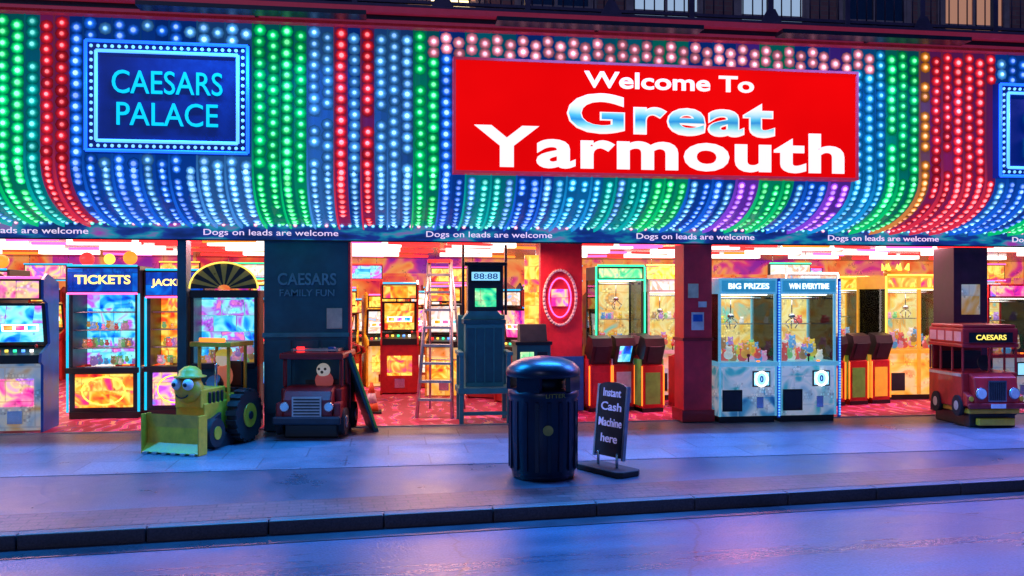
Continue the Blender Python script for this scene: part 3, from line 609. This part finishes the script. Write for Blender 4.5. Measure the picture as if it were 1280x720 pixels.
for i in range(15):
    a=math.pi*i/15; a2=math.pi*(i+1)/15; m=GOLD if i%2 else BLACK
    b.prism([(.08*math.cos(a),1.87+.05*math.sin(a)),(.42*math.cos(a),1.87+.33*math.sin(a)),(.42*math.cos(a2),1.87+.33*math.sin(a2)),(.08*math.cos(a2),1.87+.05*math.sin(a2))],'y',-.0,.03,m)
b.ring((0,-.01,1.87),.43,.34,.012,G_YE,24,0,math.pi)
b.done('sunburst_topper',e)
b=B(); toys(b,-.36,.36,.05,.48,.86,22,.06); b.done('prizes',e)
b=B(); b.box(-.38,.38,.01,.016,.9,1.75,GL); b.done('glass',e)

def term_mesh(name,flank,face):
    b=B(); b.prism([(0,0),(.5,0),(.5,.78),(.2,.86),(.0,.7)],'x',-.17,.17,RED); b.box(-.17,.17,-.02,.5,0,.06,BLACK)
    b.prism([(-.005,.12),(-.005,.6),(-.012,.6),(-.012,.12)],'x',-.12,.12,flank)
    b.prism([(.03,.72),(-.1,1.0),(-.06,1.12),(.1,1.16),(.26,.88)],'x',-.16,.16,BLACK)
    b.prism([(.0,.76),(-.105,1.0),(-.112,.995),(-.008,.755)],'x',-.1,.1,face)
    b.cyl((-.1,.3,.9),(.1,.3,.9),.1,BLACK,seg=16); b.box(-.19,-.17,.02,.46,.1,.8,flank); b.box(.17,.19,.02,.46,.1,.8,flank)
    for sx in (-.18,.18): b.cyl((sx,-.01,.1),(sx,-.01,.7),.01,G_OR,seg=6)
    return b.mesh(name)
T1=term_mesh('terminal_a',RED,DARK); T2=term_mesh('terminal_b',GREENP,DARK); T3=term_mesh('terminal_c',WHITE,SCR1); T4=term_mesh('terminal_d',YELL,DARK)
for x,y,t in [(3.2,1.35,T1),(3.58,1.4,T3),(3.98,1.2,T2),(4.02,2.0,T1),(2.9,2.05,T1),(7.1,1.5,T4),(7.55,1.6,T2),(8.0,1.7,T4),(4.72,1.5,T1)]:
    o=bpy.data.objects.new('coin_game_terminal',t); S.collection.objects.link(o); o.location=(x,y,.012); o.rotation_euler=(0,0,.15)

# ------------------------------------------------------------ teal booth
e=empty('change_kiosk',(1.33,.35,.006))
b=B()
for x in (-.36,.3):
    for y in (0,.5): b.box(x,x+.06,y,y+.06,0,.95,TEAL)
b.box(-.38,.38,-.02,.58,.42,.5,TEAL); b.box(-.30,.30,.0,.06,.12,.17,TEAL); b.box(-.34,.34,.52,.56,.5,1.5,TEAL); b.box(-.38,-.3,-.04,.56,.95,1.0,TEAL); b.box(.3,.38,-.04,.56,.95,1.0,TEAL)
b.box(-.26,.28,.2,.5,.5,1.38,TEAL); b.box(-.29,.31,.17,.5,1.38,1.44,TEALD); b.prism([(-.3,1.44),(.3,1.44),(.2,1.56),(-.2,1.56)],'y',.25,.5,TEAL)
for k in range(4): b.box(-.24+k*.13,-.13+k*.13,.185,.2,.56,1.32,TEALD)
b.done('timber_frame',e,bev=.006)
b=B(); b.box(-.22,.28,.25,.5,1.56,2.2,DARK); b.box(-.27,.33,.2,.52,2.2,2.25,BLACK); b.box(-.2,.26,.235,.25,1.95,2.15,BLACK); b.box(-.17,.23,.23,.236,1.99,2.11,G_LCD); b.box(-.12,.18,.24,.25,1.62,1.88,SCR3)
b.cyl((-.28,.35,1.5),(-.28,.35,2.5),.02,DARK); b.cyl((.33,.35,1.5),(.33,.35,2.5),.02,DARK); b.done('display_head',e,bev=.004)
text('display_digits','88:88',.34,.08,(.03,.225,2.05),BLUEP,e,off=.01,ext=.003)
b=B(); b.box(-.25,.25,0,.5,0,1.05,TEALD); b.box(-.27,.27,-.02,.52,1.05,1.1,BLACK); b.box(-.2,.0,-.012,0,.7,.95,SCR3); b.box(.05,.2,-.012,0,.6,.95,DARK); b.prism([(.0,1.1),(.1,1.35),(.3,1.35),(.3,1.1)],'x',-.2,.2,DARK)
b.done('ticket_machine',loc=(2.1,.9,.012),bev=.008)
b=B(); top=2.28
for sx in (-.26,.26):
    b.cyl((sx,0,0),(sx*.62,.42,top),.028,ALU,seg=8); b.cyl((sx*1.05,1.05,0),(sx*.62,.48,top),.018,ALU,seg=8)
for i in range(1,9):
    z=i*.26; t=z/top; hw=.26*(1-.38*t); b.box(-hw,hw,.42*t-.04,.42*t+.05,z-.018,z+.018,ALU)
    if i%3==0: b.cyl((-hw,1.05-.57*t,z),(hw,1.05-.57*t,z),.012,ALU,seg=6)
b.box(-.17,.17,.36,.56,top-.02,top+.03,RED); b.done('stepladder',loc=(.66,1.0,.012),rz=rad(-14))
b=B(); b.prism([(0,0),(.06,0),(.42,1.02),(.36,1.04)],'y',0,.6,TEALD) ; b.prism([(.0+.02,0.05),(.0+.05,.05),(.36,.98),(.34,1.0)],'y',-.02,0,GREENP)
b.done('leaning_board',loc=(-.12,-.12,.006),rz=rad(12),bev=.004).scale=(-1,1,1)
e=empty('traffic_cone',(-.25,1.7,.012))
b=B(); CO=mat('cone_orange',(.8,.15,.03),.5); b.box(-.15,.15,-.15,.15,0,.03,RUBBER); b.lathe([(.11,.03),(.085,.15)],(0,0,0),CO); b.lathe([(.085,.15),(.055,.3)],(0,0,0),WHITE); b.lathe([(.055,.3),(.02,.46)],(0,0,0),CO); b.done('cone_body',e)

# ------------------------------------------------------------ litter bin
e=empty('litter_bin',(1.52,-3.15,0),rad(10))
b=B(); b.lathe([(.30,0),(.31,.04),(.31,.06),(.325,.08),(.335,.45),(.335,.78),(.35,.80),(.35,.86),(.33,.87)],(0,0,0),NAVY,36)
for i in range(18):
    a=2*math.pi*i/18; b.M=Matrix.Rotation(a,4,'Z'); b.box(.328,.343,-.018,.018,.1,.76,NAVY)
b.M=Matrix(); b.done('body',e)
b=B(); b.lathe([(.22,.84),(.22,1.0)],(0,0,0),BLACK,30)
for i in range(4):
    a=2*math.pi*(i+.5)/4; b.M=Matrix.Rotation(a,4,'Z'); b.prism([(.30,-.13),(.345,-.12),(.345,.12),(.30,.13)],'z',.86,1.0,NAVY)
b.M=Matrix(); b.lathe([(.33,.99),(.365,1.0),(.37,1.04),(.355,1.08),(.30,1.13),(.2,1.17),(.06,1.19),(.001,1.19)],(0,0,0),NAVY,36)
b.done('hooded_lid',e)
b=B(); b.M=Matrix.Rotation(rad(-12),4,'Z'); b.cyl((0,-.335,.5),(0,-.349,.5),.05,GOLD,seg=20); b.M=Matrix(); b.done('emblem',e)
text('litter_lettering','LITTER',.2,.04,(0,-.352,.83),GOLD,e,off=.01,ext=.003)
e=empty('cash_machine_sign',(2.2,-3.05,0),rad(-62))
b=B(); b.prism([(-.3,-.16),(.3,-.16),(.34,-.1),(.34,.1),(.3,.16),(-.3,.16),(-.34,.1),(-.34,-.1)],'z',0.001,.06,RUBBER)
b.cyl((-.14,0,.06),(-.14,0,.2),.016,CHROME); b.cyl((.14,0,.06),(.14,0,.2),.016,CHROME); b.done('base',e,bev=.01)
b=B(); b.M=Matrix.Rotation(rad(-6),4,'X')
pts=[(-.2,.16),(.2,.16),(.2,.86)]+[(.2*math.cos(t*math.pi/8),.86+.05*math.sin(t*math.pi/8)) for t in range(1,8)]+[(-.2,.86)]
b.prism(pts,'y',-.015,.015,BLACK); b.prism([(-.225,.14),(-.2,.14),(-.2,.88),(-.225,.88)],'y',-.02,.02,ALU); b.prism([(.2,.14),(.225,.14),(.225,.88),(.2,.88)],'y',-.02,.02,ALU)
b.done('board',e)
PT=mat('sign_lettering',(.75,.6,.8),.5,emit=(.7,.5,.9),es=.2)
for t,w,z in (('Instant',.26,.80),('Cash',.3,.66),('Machine',.34,.5),('here',.24,.34)):
    o=text('lettering',t,w,.085,(0,-.02,z),PT,e,off=.01,ext=.003); o.location.y=-.018+z*math.sin(rad(6)); o.rotation_euler=(rad(-6),0,0)

# ------------------------------------------------------------ kiddie rides
e=empty('bus_kiddie_ride',(8.07,-.95,.006),rad(-4)); e.scale=(.85,.72,.94)
b=B(); b.box(-.38,.38,.08,1.25,0,.2,BLACK); b.box(-.42,.42,.02,1.3,.2,.27,YEL); b.box(-.3,.3,-.06,.05,.04,.14,YEL); b.done('plinth',e,bev=.015)
b=B(); b.box(-.46,.46,.16,1.32,.27,.78,RED)
for x in (-.46,.42):
    for y in (.16,.5,.9,1.28): b.box(x,x+.04,y,y+.04,.78,1.14,RED)
b.box(-.02,.02,.16,.2,.78,1.14,RED); b.box(-.42,.42,1.26,1.31,.78,1.14,RED); b.box(-.47,.47,.13,1.33,1.14,1.2,RED)
b.box(-.46,.46,.14,1.32,1.2,1.42,RED); b.box(-.44,.44,.17,1.29,1.42,1.47,RED); b.done('body',e,bev=.03)
b=B(); b.box(-.36,.36,.12,.142,1.215,1.36,BLACK); BW=mat('bus_upper_window',(.5,.3,.35),.2,emit=(1,.35,.4),es=.25)
for k in range(4): b.box(-.468,-.46,.2+k*.28,.42+k*.28,1.23,1.37,BW)
b.box(-.465,-.455,.2,1.3,.72,.76,CREAM); b.box(-.42,-.03,.17,.18,.8,1.12,GL); b.box(.03,.42,.17,.18,.8,1.12,GL); b.done('windows',e)
b=B(); b.prism([(-.03,.3),(-.05,.55),(.0,.72),(.16,.78),(.16,.3)],'x',-.36,.36,RED)
b.prism([(-.02,.3),(-.02,.46),(.16,.52),(.16,.3)],'x',-.46,-.36,RED); b.prism([(-.02,.3),(-.02,.46),(.16,.52),(.16,.3)],'x',.36,.46,RED)
b.box(-.48,.48,-.1,-.03,.28,.36,DRED); b.done('bonnet',e,bev=.025)
b=B(); b.box(-.15,.15,-.075,-.04,.38,.68,CHROME)
for k in range(9): b.box(-.13+k*.03,-.115+k*.03,-.085,-.075,.4,.66,BLACK)
for x in (-.27,.27): b.cyl((x,-.04,.5),(x,-.1,.5),.085,CHROME,seg=20); b.cyl((x,-.1,.5),(x,-.115,.5),.07,WHITE,seg=20)
for x in (-.41,.41): b.cyl((x,-.02,.42),(x,-.05,.42),.035,YEL,seg=14)
b.box(-.12,.12,-.11,-.1,.29,.35,WHITE); b.done('grille_and_lamps',e)
b=B()
for y in (.3,1.02):
    for x in (-.49,.41): b.cyl((x,y,.3),(x+.08,y,.3),.15,RUBBER,seg=22); b.cyl((x-.005,y,.3),(x+.085,y,.3),.07,CREAM,seg=16)
b.cyl((.0,.34,.9),(.0,.3,.92),.12,BLACK,seg=18); b.box(-.35,.35,.8,1.1,.6,.7,BLACK); b.box(-.35,.35,1.1,1.18,.6,1.05,BLACK); b.done('wheels_and_seat',e)
text('bus_lettering','CAESARS',.5,.075,(0,.115,1.29),G_YE,e,off=.01,ext=.004)
e=empty('digger_kiddie_ride',(-2.27,-1.15,.006),rad(-24)); e.scale=(.88,.88,.97)
b=B(); b.box(-.3,.3,.1,.95,0,.16,BLACK); b.box(-.22,.22,.0,.9,.2,.55,YEL); b.box(-.2,.2,-.05,.5,.5,.72,YEL); b.box(-.26,.26,.5,.95,.45,.62,YEL)
for k in range(4): b.box(.2,.226,.1+k*.09,.15+k*.09,.54,.68,BLACK); b.box(-.226,-.2,.1+k*.09,.15+k*.09,.54,.68,BLACK)
b.cyl((.15,.35,.7),(.15,.35,1.0),.02,CHROME); b.done('chassis',e,bev=.02)
b=B(); b.prism([(-.42,.02),(-.30,.0),(-.26,.1),(-.26,.36),(-.34,.46),(-.3,.3),(-.32,.12)],'x',-.42,.42,YEL); b.box(-.43,-.41,-.42,-.24,.0,.46,YEL); b.box(.41,.43,-.42,-.24,.0,.46,YEL)
for k in range(6): b.box(-.38+k*.14,-.31+k*.14,-.46,-.38,.0,.03,ALU)
for x in (-.26,.22): b.prism([(-.27,.12),(-.27,.24),(.3,.42),(.3,.32)],'x',x,x+.05,DARK)
b.done('bucket',e,bev=.006)
b=B(); b.sph((0,-.02,.72),.2,YEL,(1,.8,.85),20,14)
for x in (-.085,.085): b.sph((x,-.16,.79),.07,WHITE,seg=14,ring=10); b.sph((x,-.222,.79),.028,BLACK,seg=10,ring=8)
b.ring((0,-.175,.7),.1,.07,.01,BLACK,10,math.pi*1.15,math.pi*1.85)
b.lathe([(.2,.0),(.21,.015),(.15,.03),(.14,.08),(.07,.13),(.001,.14)],(0,.0,.86),mat('hat_yellow',(.8,.5,.05),.4),20); b.done('smiling_face',e)
b=B()
for x in (-.25,.21):
    b.box(x,x+.04,.5,.54,.6,1.2,YEL); b.box(x,x+.04,.9,.94,.6,1.2,YEL)
b.box(-.32,.32,.42,1.0,1.2,1.26,YEL); b.box(-.2,.2,.46,.5,1.26,1.31,G_OR); b.box(-.2,.2,.7,.95,.6,.68,BLACK); b.box(-.2,.2,.88,.93,.68,1.0,BLACK); b.cyl((0,.5,.78),(0,.58,.7),.11,BLACK,seg=18); b.done('cab',e,bev=.01)
b=B()
for sx in (-1,1):
    b.cyl((sx*.27,.72,.34),(sx*.43,.72,.34),.31,RUBBER,seg=28); b.cyl((sx*.425,.72,.34),(sx*.445,.72,.34),.15,YEL,seg=20); b.cyl((sx*.44,.72,.34),(sx*.46,.72,.34),.05,DARK,seg=12)
    for i in range(18):
        a=2*math.pi*i/18; b.M=Matrix.Translation((sx*.35,.72,.34))@Matrix.Rotation(a,4,'X'); b.box(-.08,.08,-.03,.03,.3,.335,RUBBER); b.M=Matrix()
    b.cyl((sx*.24,.08,.2),(sx*.36,.08,.2),.17,RUBBER,seg=24); b.cyl((sx*.355,.08,.2),(sx*.37,.08,.2),.08,YEL,seg=16)
b.done('wheels',e)
b=B(); b.col=(.8,.2,.1,1); b.sph((.02,.72,.82),.13,TOY,(1,.8,1.2)); b.col=(.9,.7,.5,1); b.sph((.02,.7,1.04),.1,TOY); b.col=(.9,.7,.1,1); b.sph((.02,.71,1.09),.1,TOY,(1.05,1.05,.7)); b.done('plush_driver',e)
e=empty('fire_engine_kiddie_ride',(-.97,-.62,.006),rad(-8))
b=B(); b.box(-.34,.34,.1,1.05,0,.18,BLACK); b.box(-.38,.38,.12,1.05,.2,.62,DRED); b.box(-.4,.4,.1,1.0,.98,1.06,DRED)
for x in (-.38,.33):
    for y in (.2,.6,.95): b.box(x,x+.05,y,y+.05,.62,.98,DRED)
b.prism([(-.1,.26),(-.12,.5),(-.05,.6),(.14,.66),(.14,.26)],'x',-.3,.3,DRED); b.box(-.42,.42,-.16,-.1,.2,.3,DARK); b.box(-.4,-.3,-.06,.14,.26,.46,DRED); b.box(.3,.4,-.06,.14,.26,.46,DRED); b.done('body',e,bev=.022)
b=B(); b.box(-.18,.18,-.14,-.11,.3,.54,ALU)
for k in range(6): b.box(-.16,.16,-.148,-.14,.315+k*.037,.333+k*.037,BLACK)
for x in (-.27,.27): b.cyl((x,-.08,.42),(x,-.15,.42),.055,CHROME,seg=18); b.cyl((x,-.15,.42),(x,-.155,.42),.045,WHITE,seg=18)
b.cyl((-.2,.4,1.06),(-.2,.4,1.12),.05,G_RD,seg=14) ; b.cyl((.2,.4,1.06),(.2,.4,1.12),.05,BLUEP,seg=14)
for k in range(6): b.box(-.3,.3,.3+k*.11,.32+k*.11,1.075,1.095,ALU)
b.box(-.3,-.27,.3,.9,1.07,1.1,ALU); b.box(.27,.3,.3,.9,1.07,1.1,ALU); b.done('trim',e)
b=B()
for y in (.18,.82):
    for sx in (-1,1): b.cyl((sx*.34,y,.2),(sx*.43,y,.2),.17,RUBBER,seg=22); b.cyl((sx*.425,y,.2),(sx*.44,y,.2),.08,ALU,seg=16)
b.done('wheels',e)
b=B(); b.box(-.33,.33,.6,.9,.62,.68,BLACK); b.box(-.33,.33,.85,.9,.68,.95,BLACK)
b.col=(.7,.65,.6,1); b.sph((.08,.45,.82),.09,TOY); b.col=(.5,.1,.1,1); b.sph((.08,.5,.68),.12,TOY); b.col=(.03,.03,.03,1)
for x in (.04,.12): b.sph((x,.365,.84),.018,TOY,seg=8,ring=6)
b.sph((.08,.36,.8),.02,TOY,seg=8,ring=6); b.col=(1,1,1,1); b.done('plush_driver',e)

# ------------------------------------------------------------ world, sun, camera
W=bpy.data.worlds.new('World'); S.world=W; W.use_nodes=True; nt=W.node_tree; bg=nt.nodes['Background']
sky=nt.nodes.new('ShaderNodeTexSky'); sky.sky_type='NISHITA'; sky.sun_disc=False; sky.sun_elevation=rad(3); sky.sun_rotation=rad(200); sky.ozone_density=4
mx=nt.nodes.new('ShaderNodeMix'); mx.data_type='RGBA'; mx.blend_type='MULTIPLY'; mx.inputs[0].default_value=1; mx.inputs[7].default_value=(.13,.38,1,1)
nt.links.new(sky.outputs[0],mx.inputs[6]); nt.links.new(mx.outputs[2],bg.inputs[0]); bg.inputs[1].default_value=.14
sl=bpy.data.lights.new('sun','SUN'); sl.energy=.2; sl.angle=rad(12); sl.color=(.65,.6,1); so=bpy.data.objects.new('sun',sl); S.collection.objects.link(so); so.rotation_euler=(rad(62),0,rad(-20))
cd=bpy.data.cameras.new('camera'); cam=bpy.data.objects.new('camera',cd); S.collection.objects.link(cam)
cd.sensor_width=36; cd.lens=30.94; cd.shift_y=.00625; cd.clip_end=1200; cd.clip_start=.05
cam.location=(0,-11.75,1.8); cam.rotation_euler=(rad(90),0,rad(-8)); S.camera=cam
